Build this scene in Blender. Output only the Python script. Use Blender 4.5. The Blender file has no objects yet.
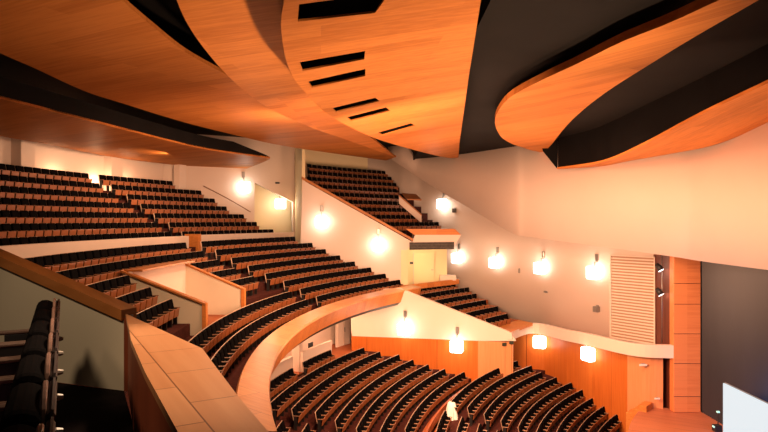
import bpy, bmesh, math, random
from mathutils import Vector, Matrix
from mathutils.bvhtree import BVHTree
random.seed(4)
D = bpy.data
COL = bpy.context.scene.collection
SC = 4.0/3.0                  # metres per survey unit used for the hall plan
F, CX, CY = 600.0, 384.0, 220.0
HC = (20.0, 16.0)             # centre of the seating circles, survey units

# ------------------------------------------------------------------ helpers
def U(px, py, Y):             # plan point from a sight line and its distance (survey units)
    return Vector(((px-CX)/F*Y, Y, -(py-CY)/F*Y))
def UZ(px, py, Z):
    return U(px, py, -Z*F/(py-CY))
def polar(R, a):
    return (HC[0]+R*math.cos(a), HC[1]+R*math.sin(a))
def ray_angle(px, R):         # angle on the circle of radius R seen in direction px (far crossing)
    a = (px-CX)/F
    A = a*a+1; B = -2*(a*HC[0]+HC[1]); Dd = HC[0]**2+HC[1]**2-R*R
    Y = (-B+math.sqrt(B*B-4*A*Dd))/2/A
    return math.atan2(Y-HC[1], a*Y-HC[0]) % (2*math.pi)
def cr(pts, n=6):             # Catmull-Rom through points
    P = [Vector(p) for p in pts]; out = []
    for i in range(len(P)-1):
        p0 = P[max(i-1, 0)]; p1 = P[i]; p2 = P[i+1]; p3 = P[min(i+2, len(P)-1)]
        for k in range(n):
            t = k/n
            out.append(0.5*((2*p1)+(p2-p0)*t+(2*p0-5*p1+4*p2-p3)*t*t+(3*p1-p0-3*p2+p3)*t**3))
    out.append(P[-1]); return out

def finish(o, mats, parent=None, smooth=False):
    me = o.data
    for m in (mats if isinstance(mats, (list, tuple)) else [mats]): me.materials.append(m)
    if smooth:
        for p in me.polygons: p.use_smooth = True
    COL.objects.link(o)
    if parent: o.parent = parent
    return o
def obj_bm(name, bm, mats, parent=None, smooth=False, normals=True):
    if normals: bmesh.ops.recalc_face_normals(bm, faces=bm.faces)
    me = D.meshes.new(name); bm.to_mesh(me); bm.free()
    return finish(D.objects.new(name, me), mats, parent, smooth)
def tag(o, label=None, cat=None, group=None, kind=None):
    if label: o['label'] = label
    if cat: o['category'] = cat
    if group: o['group'] = group
    if kind: o['kind'] = kind
    return o
def empty(name, label, cat, loc=(0, 0, 0), rz=0, group=None, kind=None):
    o = D.objects.new(name, None); COL.objects.link(o)
    o.empty_display_size = .3
    o.location = loc; o.rotation_euler = (0, 0, rz)
    return tag(o, label, cat, group, kind)
def add_box(bm, c, s, rot=None, bev=0.0, mi=0, seg=1):
    r = bmesh.ops.create_cube(bm, size=1.0)
    M = Matrix.Translation(c) @ (rot.to_4x4() if rot else Matrix()) @ Matrix.Diagonal((s[0], s[1], s[2], 1))
    bmesh.ops.transform(bm, matrix=M, verts=r['verts'])
    fs = {f for v in r['verts'] for f in v.link_faces}
    for f in fs: f.material_index = mi
    if bev:
        es = list({e for v in r['verts'] for e in v.link_edges})
        bmesh.ops.bevel(bm, geom=es, offset=bev, segments=seg, affect='EDGES', profile=.5)
def box(name, c, s, mat, parent=None, rz=0, bev=0.0, seg=1, rot=None):
    bm = bmesh.new(); add_box(bm, c, s, rot or Matrix.Rotation(rz, 3, 'Z'), bev, 0, seg)
    return obj_bm(name, bm, mat, parent)
def add_tube(bm, pts, r, n=8):
    rings = []
    for i, p in enumerate(pts):
        p = Vector(p); d = (Vector(pts[min(i+1, len(pts)-1)])-Vector(pts[max(i-1, 0)])).normalized()
        a = d.cross(Vector((0, 0, 1)));  a = a.normalized() if a.length > 1e-4 else Vector((1, 0, 0))
        b = d.cross(a)
        rr = r[i] if isinstance(r, (list, tuple)) else r
        rings.append([bm.verts.new(p+(a*math.cos(2*math.pi*k/n)+b*math.sin(2*math.pi*k/n))*rr) for k in range(n)])
    for A, B in zip(rings, rings[1:]):
        for k in range(n): bm.faces.new((A[k], A[(k+1) % n], B[(k+1) % n], B[k]))
    bm.faces.new(rings[0]); bm.faces.new(rings[-1])
def tube(name, pts, r, mat, parent=None, n=8):
    bm = bmesh.new(); add_tube(bm, pts, r, n); return obj_bm(name, bm, mat, parent, True)
def add_sector(bm, R0, R1, a0, a1, z0, z1, s=SC, step=math.radians(1.2), mi=0):   # solid ring sector, survey units
    n = max(1, int(abs(a1-a0)/step)); q = []
    for i in range(n+1):
        a = a0+(a1-a0)*i/n
        x0, y0 = polar(R0, a); x1, y1 = polar(R1, a)
        q.append([bm.verts.new((x*s, y*s, z*s)) for x, y, z in ((x0, y0, z0), (x1, y1, z0), (x1, y1, z1), (x0, y0, z1))])
    for A, B in zip(q, q[1:]):
        for k in range(4):
            bm.faces.new((A[k], A[(k+1) % 4], B[(k+1) % 4], B[k])).material_index = mi
    bm.faces.new(q[0]).material_index = mi; bm.faces.new(q[-1]).material_index = mi
def add_prism(bm, pts, ext, mi=0):          # polygon of 3-D points extruded by the vector ext
    ext = Vector(ext)
    A = [bm.verts.new(p) for p in pts]; B = [bm.verts.new(Vector(p)+ext) for p in pts]
    fs = [bm.faces.new(A), bm.faces.new(B)]
    n = len(A)
    for k in range(n): fs.append(bm.faces.new((A[k], A[(k+1) % n], B[(k+1) % n], B[k])))
    for f in fs: f.material_index = mi
def prism(name, pts, ext, mat, parent=None, s=SC):
    bm = bmesh.new(); add_prism(bm, [Vector(p)*s for p in pts], Vector(ext)*s); return obj_bm(name, bm, mat, parent)
def add_wall(bm, plan, thick, s=SC, mi=0):     # plan: list of (x, y, zlow, zhigh); thick: offset to the back (dx, dy) fn or number
    q = []
    P = plan
    for i, (x, y, zl, zh) in enumerate(P):
        d = Vector((P[min(i+1, len(P)-1)][0]-P[max(i-1, 0)][0], P[min(i+1, len(P)-1)][1]-P[max(i-1, 0)][1]))
        d.normalize(); nx, ny = -d.y*thick, d.x*thick
        q.append([bm.verts.new((X*s, Y*s, Z*s)) for X, Y, Z in ((x, y, zl), (x, y, zh), (x+nx, y+ny, zh), (x+nx, y+ny, zl))])
    for A, B in zip(q, q[1:]):
        for k in range(4): bm.faces.new((A[k], A[(k+1) % 4], B[(k+1) % 4], B[k])).material_index = mi
    bm.faces.new(q[0]).material_index = mi; bm.faces.new(q[-1]).material_index = mi
def wall(name, plan, thick, mat, parent=None, smooth=False):
    bm = bmesh.new(); add_wall(bm, plan, thick)
    o = obj_bm(name, bm, mat, parent)
    if smooth:
        for p in o.data.polygons: p.use_smooth = abs(p.normal.z) < .5 and p.area > .3
    return o
def structure(o, label, cat='wall'):
    return tag(o, label, cat, kind='structure')

# ------------------------------------------------------------------ materials
def mat(name, col, rough=.6, metal=0, emis=None, es=0, spec=.5):
    m = D.materials.new(name); m.use_nodes = True
    b = m.node_tree.nodes['Principled BSDF']
    b.inputs['Base Color'].default_value = (*col, 1); b.inputs['Roughness'].default_value = rough
    b.inputs['Metallic'].default_value = metal; b.inputs['Specular IOR Level'].default_value = spec
    if emis: b.inputs['Emission Color'].default_value = (*emis, 1); b.inputs['Emission Strength'].default_value = es
    return m
def noisy(name, c1, c2, scale=2.0, rough=.7, spec=.4, stretch=(1, 1, 1), bump=0):
    m = mat(name, c1, rough, spec=spec); t = m.node_tree; N = t.nodes; b = N['Principled BSDF']
    tc = N.new('ShaderNodeTexCoord'); mp = N.new('ShaderNodeMapping'); mp.inputs['Scale'].default_value = stretch
    nz = N.new('ShaderNodeTexNoise'); nz.inputs['Scale'].default_value = scale; nz.inputs['Detail'].default_value = 5
    rp = N.new('ShaderNodeValToRGB'); rp.color_ramp.elements[0].position = .3; rp.color_ramp.elements[1].position = .7
    rp.color_ramp.elements[0].color = (*c1, 1); rp.color_ramp.elements[1].color = (*c2, 1)
    t.links.new(tc.outputs['Object'], mp.inputs[0]); t.links.new(mp.outputs[0], nz.inputs['Vector'])
    t.links.new(nz.outputs[0], rp.inputs[0]); t.links.new(rp.outputs[0], b.inputs['Base Color'])
    if bump:
        bp = N.new('ShaderNodeBump'); bp.inputs['Strength'].default_value = bump
        t.links.new(nz.outputs[0], bp.inputs['Height']); t.links.new(bp.outputs[0], b.inputs['Normal'])
    return m
def wood(name, c1, c2, rot=0.0, rough=.45, board=.5, joint=.0, vertical=False, length=6.0, spec=.18):
    """veneer boards: every board its own tint, fine grain along the board, optional dark joints"""
    m = mat(name, c1, rough, spec=spec); t = m.node_tree; N = t.nodes; L = t.links; b = N['Principled BSDF']
    tc = N.new('ShaderNodeTexCoord'); mp = N.new('ShaderNodeMapping')
    mp.inputs['Rotation'].default_value = (math.radians(90) if vertical else 0, 0, rot)
    if vertical: mp.inputs['Rotation'].default_value = (0, math.radians(90), 0)
    L.new(tc.outputs['Object'], mp.inputs[0])
    br = N.new('ShaderNodeTexBrick'); br.inputs['Scale'].default_value = 1.0
    br.inputs['Brick Width'].default_value = length; br.inputs['Row Height'].default_value = board
    br.inputs['Mortar Size'].default_value = joint; br.inputs['Color1'].default_value = (0, 0, 0, 1)
    br.inputs['Color2'].default_value = (1, 1, 1, 1); br.inputs['Mortar'].default_value = (0, 0, 0, 1)
    br.inputs['Bias'].default_value = 0
    L.new(mp.outputs[0], br.inputs['Vector'])
    st = N.new('ShaderNodeMapping'); st.inputs['Scale'].default_value = (.25, 5, 5)
    L.new(mp.outputs[0], st.inputs[0])
    nz = N.new('ShaderNodeTexNoise'); nz.inputs['Scale'].default_value = 2.2; nz.inputs['Detail'].default_value = 7
    L.new(st.outputs[0], nz.inputs['Vector'])
    mx = N.new('ShaderNodeMix'); mx.inputs[0].default_value = .28
    L.new(nz.outputs[0], mx.inputs[2]); L.new(br.outputs['Color'], mx.inputs[3])
    rp = N.new('ShaderNodeValToRGB'); e = rp.color_ramp.elements
    e[0].position = .3; e[1].position = .62; e[0].color = (*c1, 1); e[1].color = (*c2, 1)
    L.new(mx.outputs[0], rp.inputs[0])
    if joint:
        m2 = N.new('ShaderNodeMix'); m2.data_type = 'RGBA'
        L.new(br.outputs['Fac'], m2.inputs[0]); L.new(rp.outputs[0], m2.inputs[6])
        m2.inputs[7].default_value = (c1[0]*.35, c1[1]*.3, c1[2]*.3, 1)
        L.new(m2.outputs[2], b.inputs['Base Color'])
    else: L.new(rp.outputs[0], b.inputs['Base Color'])
    return m
WA, WB = (.46, .150, .034), (.62, .225, .055)
M_wood = wood('cherry_veneer', WA, WB, 0)
M_cap = wood('cherry_cap', (.50, .20, .07), (.64, .29, .11), .6, rough=.33, board=1.1, joint=.006, length=2.4)
M_capdark = wood('cherry_rail', (.34, .12, .03), (.45, .17, .05), .6, rough=.4)
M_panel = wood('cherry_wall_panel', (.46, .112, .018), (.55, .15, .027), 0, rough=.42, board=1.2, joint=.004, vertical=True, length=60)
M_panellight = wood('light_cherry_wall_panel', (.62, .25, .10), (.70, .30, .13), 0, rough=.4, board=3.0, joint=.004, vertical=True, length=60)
M_pillar = wood('cherry_pillar_panel', (.62, .20, .07), (.70, .25, .09), 0, rough=.4, board=1.55, joint=.012, length=60)
M_redwood = noisy('dark_red_wood', (.10, .022, .012), (.15, .035, .018), 3, .45, stretch=(1, 1, .1))
M_white = noisy('warm_white_plaster', (.71, .575, .49), (.75, .615, .53), .25, .75, .25)
M_cream = noisy('lamplit_cream_plaster', (.80, .66, .40), (.84, .70, .44), .3, .75, .25)  # yellow of lamplight on stair and recess walls is put into the paint
M_box = noisy('box_plaster', (.64, .56, .42), (.70, .62, .47), .7, .8, .2)
M_dark = noisy('black_ceiling', (.006, .005, .005), (.010, .0085, .008), .6, .8, .15)
M_slate = noisy('dark_fascia', (.004, .0033, .0033), (.007, .006, .006), .6, .8, .1)
M_carpet = noisy('dark_red_carpet', (.045, .012, .010), (.07, .02, .015), 8, .95, .1)
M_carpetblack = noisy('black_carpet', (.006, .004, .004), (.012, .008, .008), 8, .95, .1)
M_walk = wood('aisle_boards', (.26, .065, .018), (.34, .09, .027), .5, rough=.45)
M_stage = wood('stage_boards', (.42, .14, .07), (.52, .19, .10), .5, rough=.4, board=.6, joint=.004, length=8)
M_velvet = noisy('black_velvet', (.0022, .0018, .0022), (.004, .0033, .0038), 20, .9, .03)
M_shell = noisy('light_wood_shell', (.42, .27, .18), (.52, .35, .25), 6, .42, .5, stretch=(1, 1, 6))
M_under = noisy('orange_wood_pan', (.25, .074, .021), (.33, .105, .033), 4, .42, .5, stretch=(1, 6, 1))
M_arm = noisy('armrest_wood', (.26, .13, .07), (.34, .18, .10), 9, .35, .5)
M_blackshell = noisy('dark_stained_shell', (.018, .009, .008), (.03, .014, .012), 4, .6, .2)
M_rim = noisy('dull_pink_wood', (.22, .12, .09), (.30, .17, .13), 9, .5, .3)
M_armdim = noisy('dark_armrest_wood', (.14, .08, .06), (.2, .12, .09), 9, .5, .3)
M_iron = mat('black_iron', (.012, .011, .011), .5)
M_mauve = noisy('mauve_fabric', (.15, .075, .11), (.20, .10, .15), 30, .85, .2)
M_metal = mat('grey_metal', (.35, .32, .3), .35, .8)
M_bright = mat('pale_knob', (.62, .55, .48), .35)
M_grille = noisy('dark_grille', (.05, .04, .035), (.09, .075, .06), 8, .6)
M_gap = mat('shadow_gap_black', (.006, .005, .005), .9)
M_curtain = noisy('steel_blue_curtain', (.018, .018, .026), (.028, .028, .039), .6, .45, .5, stretch=(1, 1, .2))
M_slatback = mat('slat_backing', (.42, .24, .15), .7)
M_slat = mat('slat_white', (.72, .62, .52), .6)
M_lamp = mat('lit_opal_glass', (1, .95, .85), .4, emis=(1.0, .93, .80), es=7)
M_screen = mat('lit_screen', (.05, .06, .06), .6, emis=(.80, .93, 1.0), es=.85)
M_lens = mat('lit_spot_lens', (1, 1, 1), .3, emis=(1, .95, .9), es=6)
M_sign = mat('dark_sign', (.03, .035, .02), .5)
M_plate = mat('white_plate', (.8, .78, .72), .5)
M_green = mat('lit_green', (.3, .6, .5), .4, emis=(.45, .9, .8), es=.8)

# ------------------------------------------------------------------ lights
def light(name, kind, loc, power, color, size=.3, target=None, angle=90, blend=.6, s=SC):
    l = D.lights.new(name, kind); l.energy = power; l.color = color
    if kind == 'AREA': l.shape = 'DISK'; l.size = size
    else: l.shadow_soft_size = size
    if kind == 'SPOT': l.spot_size = math.radians(angle); l.spot_blend = blend
    o = D.objects.new(name, l); COL.objects.link(o); o.location = Vector(loc)*s
    if target is not None:
        o.rotation_euler = (Vector(target)*s-o.location).to_track_quat('-Z', 'Y').to_euler()
    return o
WARM = (1.0, .60, .35); PEACH = (1.0, .52, .30); COOL = (.45, .62, 1.0)

# ------------------------------------------------------------------ ceiling
def flat_outline(px, Z): return [UZ(x, y, Z) for x, y in px]
TILT = {}
def UT(x, y, Z):              # sight line meets the tilted panel plane of nominal height Z
    gx, X0 = TILT.get(Z, (0, 0)); a = (x-CX)/F; b = -(y-CY)/F
    return Vector((a, 1, b))*((Z-gx*X0)/(b-gx*a))
def panel(name, px, Z, thick, material, label, holes=(), parent=None):
    cu = D.curves.new(name, 'CURVE'); cu.dimensions = '2D'; cu.fill_mode = 'BOTH'; cu.extrude = thick*SC/2
    for ring in [px]+list(holes):
        P = [UT(x, y, Z) for x, y in ring]
        sp = cu.splines.new('POLY'); sp.points.add(len(P)-1); sp.use_cyclic_u = True
        for q, p in zip(sp.points, P): q.co = (p.x*SC, p.y*SC, 0, 1)
    tmp = D.objects.new('tmp', cu); COL.objects.link(tmp)
    dg = bpy.context.evaluated_depsgraph_get(); dg.update()
    me = D.meshes.new_from_object(tmp.evaluated_get(dg))
    D.objects.remove(tmp); D.curves.remove(cu)
    me.transform(Matrix.Translation((0, 0, (Z+thick/2)*SC)))
    gx, X0 = TILT.get(Z, (0, 0))
    for v in me.vertices: v.co.z += gx*(v.co.x-X0*SC)
    me.materials.clear(); me.name = name
    o = D.objects.new(name, me); finish(o, material, parent)
    return o
def P2(l): return [(p.x, p.y) for p in cr([(x, y, 0) for x, y in l], 5)]
def cwood(name, ax, ay, bx, by, Z, lo=1.0):        # veneer boards run from sight point a to b; lo paints in light falloff
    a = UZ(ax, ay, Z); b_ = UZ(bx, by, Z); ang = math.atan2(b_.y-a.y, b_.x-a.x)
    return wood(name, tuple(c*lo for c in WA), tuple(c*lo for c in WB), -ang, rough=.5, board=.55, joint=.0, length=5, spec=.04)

z0, z1, z2, z3, z4 = 2.75, 3.4, 2.95, 2.85, 3.15
TILT.update({z2: (.12, -3.0), z3: (.18, 1.0)})  # tilts added so neighbouring panels differ in shading
# lowest strip over the upper tier
P0 = P2([(-70, 80), (0, 98.3), (66, 115), (117, 128), (177, 143), (213, 150.5), (245, 155), (270, 158)]) + \
     P2([(270, 159), (256, 165), (233, 170.5), (180, 165.5), (113, 157), (46, 144), (0, 136), (-70, 120)])
r = empty('ceiling_panel', 'lowest narrow wooden ceiling strip at left, pointed tip beside a sconce', 'ceiling panel')
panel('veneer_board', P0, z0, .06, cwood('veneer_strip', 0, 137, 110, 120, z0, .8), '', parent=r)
bm = bmesh.new()
fr = [UZ(x, y, z0) for x, y in P0[:36]]
hh = lambda i: .5 if i < 28 else .5-.46*min(1, (i-28)/7)
for i, (A, B) in enumerate(zip(fr, fr[1:])):
    add_prism(bm, [Vector(p)*SC for p in ((A.x, A.y, z0+.03), (B.x, B.y, z0+.03), (B.x, B.y, z0+hh(i+1)), (A.x, A.y, z0+hh(i)))], (0, .05, 0))
obj_bm('dark_fascia', bm, M_slate, r)
# second: big left panel
P1 = P2([(-80, 15), (0, 53), (33, 67.5), (83, 90.5), (123, 103.5), (183, 122), (245, 137.5), (276, 144.5), (320, 151.5), (386, 160.5)]) + \
     [(396, 157), (340, 128), (300, 118), (262, 104)] + P2([(227, 75), (187, 53), (157, 30), (121.7, 0), (100, -25), (80, -60)]) + [(-90, -60)]
r = empty('ceiling_panel', 'broad dark-lit wooden ceiling panel filling the upper left corner', 'ceiling panel')
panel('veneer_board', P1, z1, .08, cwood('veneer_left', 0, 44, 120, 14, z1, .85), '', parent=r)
# third
P2o = P2([(165, -35), (176.7, 0), (187, 23), (203, 47), (227, 75), (256, 100), (282.7, 115), (312.7, 128), (343, 138.5), (396, 157.5)]) + \
      [(380, 145), (340, 112), (305, 60), (300, -35)]
r = empty('ceiling_panel', 'wooden ceiling panel between the dark corner wedge and the slotted panel', 'ceiling panel')
panel('veneer_board', P2o, z2, .08, cwood('veneer_middle', 220, 30, 300, 28, z2), '', parent=r)
# fourth, with light slots
P3 = P2([(290, -40), (284, 0), (281, 23), (284.3, 53), (292.7, 76.7), (306, 93), (326, 113), (356, 130), (386, 142), (440, 156.5), (458.5, 158)]) + \
     [(459.3, 144), (469.3, 73), (481, 0), (486, -40)]
SL = [[(299, 4.5), (297.7, 21.7), (375, 13), (386, -2), (360, -4)],
      [(299.3, 62.3), (302.7, 71), (364.3, 59.3), (365.3, 51)],
      [(307.7, 81.7), (312, 87.7), (365.3, 76), (365.3, 69)],
      [(332, 108.3), (336, 112.3), (379.3, 101), (375.3, 97.7)],
      [(346.7, 117.3), (351, 121), (390, 110.7), (386, 107.3)],
      [(377.7, 132.7), (382, 135.3), (415.3, 125.7), (411, 123.3)]]
r = empty('ceiling_panel', 'bright orange wooden ceiling panel with six dark lighting slots', 'ceiling panel')
panel('veneer_board', P3, z3, .03, cwood('veneer_slotted', 310, 42, 440, 46, z3), '', holes=SL, parent=r)
for k, q in enumerate(SL):            # a black housing above each slot, with spot lamps in it
    P = [UT(x, y, z3) for x, y in q]; c = sum(P, Vector())/len(P)
    bm = bmesh.new()
    ring = [c+(p-c)*1.06 for p in P]; n = len(ring)
    for i in range(n):
        A, B = ring[i], ring[(i+1) % n]
        bm.faces.new([bm.verts.new(Vector(v)*SC) for v in ((A.x, A.y, A.z+.03), (B.x, B.y, B.z+.03), (B.x, B.y, B.z+.45), (A.x, A.y, A.z+.45))])
    bm.faces.new([bm.verts.new(Vector((p.x, p.y, p.z+.45))*SC) for p in ring])
    h = obj_bm('slot_housing', bm, M_slate, r)
    bm = bmesh.new()
    for i in range(3):
        t = (i+1)/4
        a = P[0].lerp(P[-1 if len(P) == 4 else 3], t); b2 = P[1].lerp(P[2], t); m = a.lerp(b2, .6)
        add_tube(bm, [Vector((m.x, m.y+.05, m.z+.42))*SC, Vector((m.x, m.y, m.z+.2))*SC], .09*SC, 10)
    obj_bm('spot_lamp', bm, M_metal, h, True)
# fifth: sickle panel
P4 = P2([(800, -32), (728.7, -4), (672, 21.7), (622, 41.7), (578.7, 63), (542, 80), (512, 96), (499, 110), (495, 123), (501, 136.7), (512, 144)]) + [(530, 150), (543.7, 153)] + \
     P2([(552, 144), (572, 120), (605, 93), (652, 63), (695, 36.7), (758.7, 0), (820, -36)])
r = empty('ceiling_panel', 'sickle-shaped orange ceiling panel curving out of the dark at upper right', 'ceiling panel')
panel('veneer_board', P4, z4, .16, cwood('veneer_sickle', 520, 112, 640, 88, z4), '', parent=r)
# sixth: panel along the right wall with a tall dark fascia
fa = cr([U(557, 169, 26.0), U(590, 164.5, 23.6), U(612, 159, 21.5), U(645, 144, 18.5), U(700, 115, 15), U(768, 83, 12), U(840, 48, 9.6)], 5)
fb = cr([U(557.5, 169.2, 26.4), U(600, 166.5, 25.3), U(629, 161, 24.1), U(670, 154, 22.7), U(718, 144, 20.9), U(768, 123, 19.1), U(840, 92, 17)], 5)
r = empty('ceiling_panel', 'peach-lit wooden ceiling panel along the right-hand wall under a black fascia', 'ceiling panel')
bm = bmesh.new(); lo = []; hi = []
for a, b_ in zip(fa, fb):
    lo.append([bm.verts.new(a.lerp(b_, t)*SC) for t in (0, .25, .5, .75, 1)])
    hi.append([bm.verts.new((a.lerp(b_, t)+Vector((0, 0, .07)))*SC) for t in (0, .25, .5, .75, 1)])
for i in range(len(fa)-1):
    for k in range(4):
        bm.faces.new((lo[i][k], lo[i+1][k], lo[i+1][k+1], lo[i][k+1])); bm.faces.new((hi[i][k], hi[i][k+1], hi[i+1][k+1], hi[i+1][k]))
    bm.faces.new((lo[i][0], hi[i][0], hi[i+1][0], lo[i+1][0]))
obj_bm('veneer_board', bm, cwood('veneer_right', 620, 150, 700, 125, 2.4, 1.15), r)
bm = bmesh.new()
for A, B in zip(fa, fa[1:]):
    add_prism(bm, [Vector(p)*SC for p in ((A.x+.04, A.y, A.z+.08), (B.x+.04, B.y, B.z+.08), (B.x+.04, B.y, 3.55), (A.x+.04, A.y, 3.55))], (.08, .04, 0))
add_prism(bm, [Vector(p)*SC for p in (U(543, 151, 26.4), U(557.5, 169, 26.4), (7.65, 26.4, 3.55), (6.9, 26.4, 3.55))], (0, .05, 0))
obj_bm('dark_fascia', bm, M_slate, r)
bm = bmesh.new()
for x0, x1, z in ((-24, 1.7, 4.4), (1.7, 16, 3.55)): add_box(bm, Vector(((x0+x1)/2, 22, z+.1))*SC, Vector((x1-x0, 34.4, .2))*SC)
add_box(bm, Vector((1.75, 22, 4.0))*SC, Vector((.1, 34.4, 1.0))*SC)
o = obj_bm('ceiling', bm, M_dark)
structure(o, 'black ceiling above the wooden panels', 'ceiling')

# ------------------------------------------------------------------ far walls
cano = cr([U(388, 157, 36), U(430, 185, 34.2), U(470, 208.5, 31.8), U(512, 233, 29.1), U(530, 237, 28.3), U(600, 246.5, 25.3), U(672, 256.5, 22.8), U(700, 261, 21.9), U(768, 270, 18.9), U(840, 278, 16.2)], 6)
o = wall('wall_upper_right', [(p.x, p.y, p.z, 4.4 if p.x < 1.7 else 3.55) for p in cano], .22, M_white, smooth=True)
structure(o, 'huge smooth peach-lit wall sweeping from under the ceiling panels over the stage opening')
W2 = cr([(-1.2, 38.4, 0), (0.4, 38.3, 0), (3.0, 35.9, 0), (4.8, 34.4, 0), (7.45, 31.2, 0), (8.75, 28.9, 0), (10.3, 26.4, 0), (11.4, 25.0, 0)], 5)
o = wall('wall_far', [(p.x, p.y, -5.6, 4.4 if p.x < 1.7 else 3.55) for p in W2], .25, M_white, smooth=True)
structure(o, 'pale far side wall with a row of glowing square sconces')
def w2y(px):                 # point of that wall in direction px
    for a, b_ in zip(W2, W2[1:]):
        A = a.x-(px-CX)/F*a.y; B = b_.x-(px-CX)/F*b_.y
        if A*B <= 0:
            t = A/(A-B) if A != B else 0
            p = a.lerp(b_, t); d = (b_-a).normalized(); return p, Vector((d.y, -d.x, 0))
    return W2[-1], Vector((0, -1, 0))

# gallery band and wainscot
bandp = cr([U(512, 333, 26.9), U(533.5, 323.3, 29.3), U(565, 329.7, 27.3), U(588.7, 334, 25.7), U(622, 341.5, 24.3), U(645, 344.6, 23.6), U(675, 345.5, 23.25)], 5)
bm = bmesh.new()
bl = [(p.x, p.y, -5.04, -4.98) if False else (p.x, p.y, p.z-.50, p.z) for p in bandp]
add_wall(bm, [(*p[:2], p[2] if i > 4 else p[2]+.2-.04*i, p[3]) for i, p in enumerate(bl)], .2)
o = obj_bm('gallery_parapet', bm, M_white); tag(o, 'curved white gallery parapet running across the orange wall to the stage pillar', 'parapet')
bm = bmesh.new(); q = [(p.x, p.y) for p in bandp[5:]]
back = [(x+1.3, y+1.2) for x, y in q]
add_prism(bm, [Vector((x, y, -5.4))*SC for x, y in [(x_+.3, y_+.25) for x_, y_ in q]+back[::-1]], (0, 0, .12*SC)); structure(obj_bm('gallery_floor', bm, M_walk), 'narrow wooden floor behind the white gallery parapet', 'floor')
def wains(i0, i1, off): return ([(4.2, 30.2, -9.0, -5.2)] if i0 == 5 else [])+[(p.x+off*.75, p.y+off*.66, -9.0, -5.2) for p in bandp[i0:i1]]
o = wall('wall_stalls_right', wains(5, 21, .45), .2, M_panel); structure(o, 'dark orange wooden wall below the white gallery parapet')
e = wains(20, 28, .45)
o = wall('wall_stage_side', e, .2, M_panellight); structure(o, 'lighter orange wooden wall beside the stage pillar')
# pillar, recess
r = empty('proscenium_pillar', 'tall bright orange panelled pillar at the left edge of the stage curtain', 'pillar', tuple(Vector((11.75, 23.42, -7.46))*SC))
bm = bmesh.new(); add_box(bm, Vector((0, 0, 4.2))*SC, Vector((1.06, .34, 8.4))*SC, None, .03)
obj_bm('panelling', bm, wood('pillar_panelling', (.64, .20, .065), (.74, .26, .09), 0, rough=.4, board=.001, length=60), r)
bm = bmesh.new()
for z in (.62, 1.9, 3.05, 4.2, 5.0): add_box(bm, Vector((0, -.172, z))*SC, (1.06*SC, .012, .025))
obj_bm('panel_joint', bm, M_redwood, r)
bm = bmesh.new(); add_wall(bm, [(11.2, 25.4, -9, 1.5), (12.2, 25.4, -9, 1.5)], .15); add_wall(bm, [(11.3, 25.4, -9, 1.5), (11.25, 23.62, -9, 1.5)], .05)
o = obj_bm('wall_recess', bm, M_redwood); structure(o, 'dark red recess between the slatted panel and the orange pillar')

# upper side box (seats high on the far side): front wall
SY = 30.35
o = prism('wall_side_box', [U(302.5, 180, SY), U(415, 243.5, SY), U(409, 247, SY), U(406, 252, SY), U(401, 256, SY), U(401, 312, SY), U(300, 262, SY)], (0, .2, 0), M_white)
structure(o, 'sloping pale wall below the high side seats with two square sconces')
bm = bmesh.new()
A, B = U(301.5, 179, SY-.05), U(415, 242.5, SY-.05)
add_prism(bm, [A*SC, B*SC, (B+Vector((0, 0, .14)))*SC, (A+Vector((0, 0, .14)))*SC], (0, .35*SC, 0)); structure(obj_bm('trim_1', bm, M_capdark), 'sloping wooden capping on the wall of the high side box', 'trim')
# end wall of that box (sliver) and the upper-tier side wall
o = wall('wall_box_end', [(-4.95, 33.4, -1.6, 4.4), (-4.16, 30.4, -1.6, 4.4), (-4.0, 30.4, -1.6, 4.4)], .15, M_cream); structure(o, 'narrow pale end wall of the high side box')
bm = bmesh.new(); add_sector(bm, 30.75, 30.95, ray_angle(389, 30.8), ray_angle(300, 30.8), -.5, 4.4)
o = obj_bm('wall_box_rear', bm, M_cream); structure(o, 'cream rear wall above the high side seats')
# upper-tier back and side walls
aU = [math.radians(a) for a in range(184, 155, -2)]
pl = [(*polar(34.1, a), -.5, 4.4) for a in aU]
o = wall('wall_back', pl, -.2, M_white); structure(o, 'pale back wall behind the top row of the upper tier')
sx0, sy0 = pl[-1][:2]; sx1, sy1 = -4.95, 33.45
def side(t): return sx0+(sx1-sx0)*t, sy0+(sy1-sy0)*t
def side_t(px):
    a = (px-CX)/F; A = sx0-a*sy0; B = sx1-a*sy1; return A/(A-B)
ta, tb = side_t(254.5), side_t(293)
PX0 = CX+F*sx0/sy0-1
def SP(px, py):
    x, y = side(side_t(px)); return Vector((x, y, -(py-CY)/F*y))
bm = bmesh.new()
n_ = Vector((sy0-sy1, sx1-sx0, 0)).normalized()*.2
add_prism(bm, [p*SC for p in (SP(PX0, 260), Vector((sx0, sy0, 4.4)), Vector((sx1, sy1, 4.4)), SP(294, 202.5), SP(254.5, 182.5), SP(254.5, 250))], n_*SC)
add_prism(bm, [p*SC for p in (SP(293, 250), SP(293, 202), Vector((sx1, sy1, 3.0)), Vector((sx1, sy1, -1.6)))], n_*SC)
o = obj_bm('wall_side', bm, M_white); structure(o, 'pale side wall right of the upper tier with a sloping stair opening')
nb = n_*6
p1 = SP(240, 170)+nb; p2 = SP(310, 170)+nb
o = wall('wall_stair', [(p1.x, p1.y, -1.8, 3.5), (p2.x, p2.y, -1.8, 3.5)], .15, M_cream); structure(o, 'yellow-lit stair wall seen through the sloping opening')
hr = cr([SP(203, 186)-n_*.5, SP(228, 199)-n_*.5, SP(250, 212)-n_*.5], 4)
tag(tube('handrail', [p*SC for p in hr], .035, M_arm), 'thin sloping handrail on the wall right of the upper tier', 'handrail')
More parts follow.
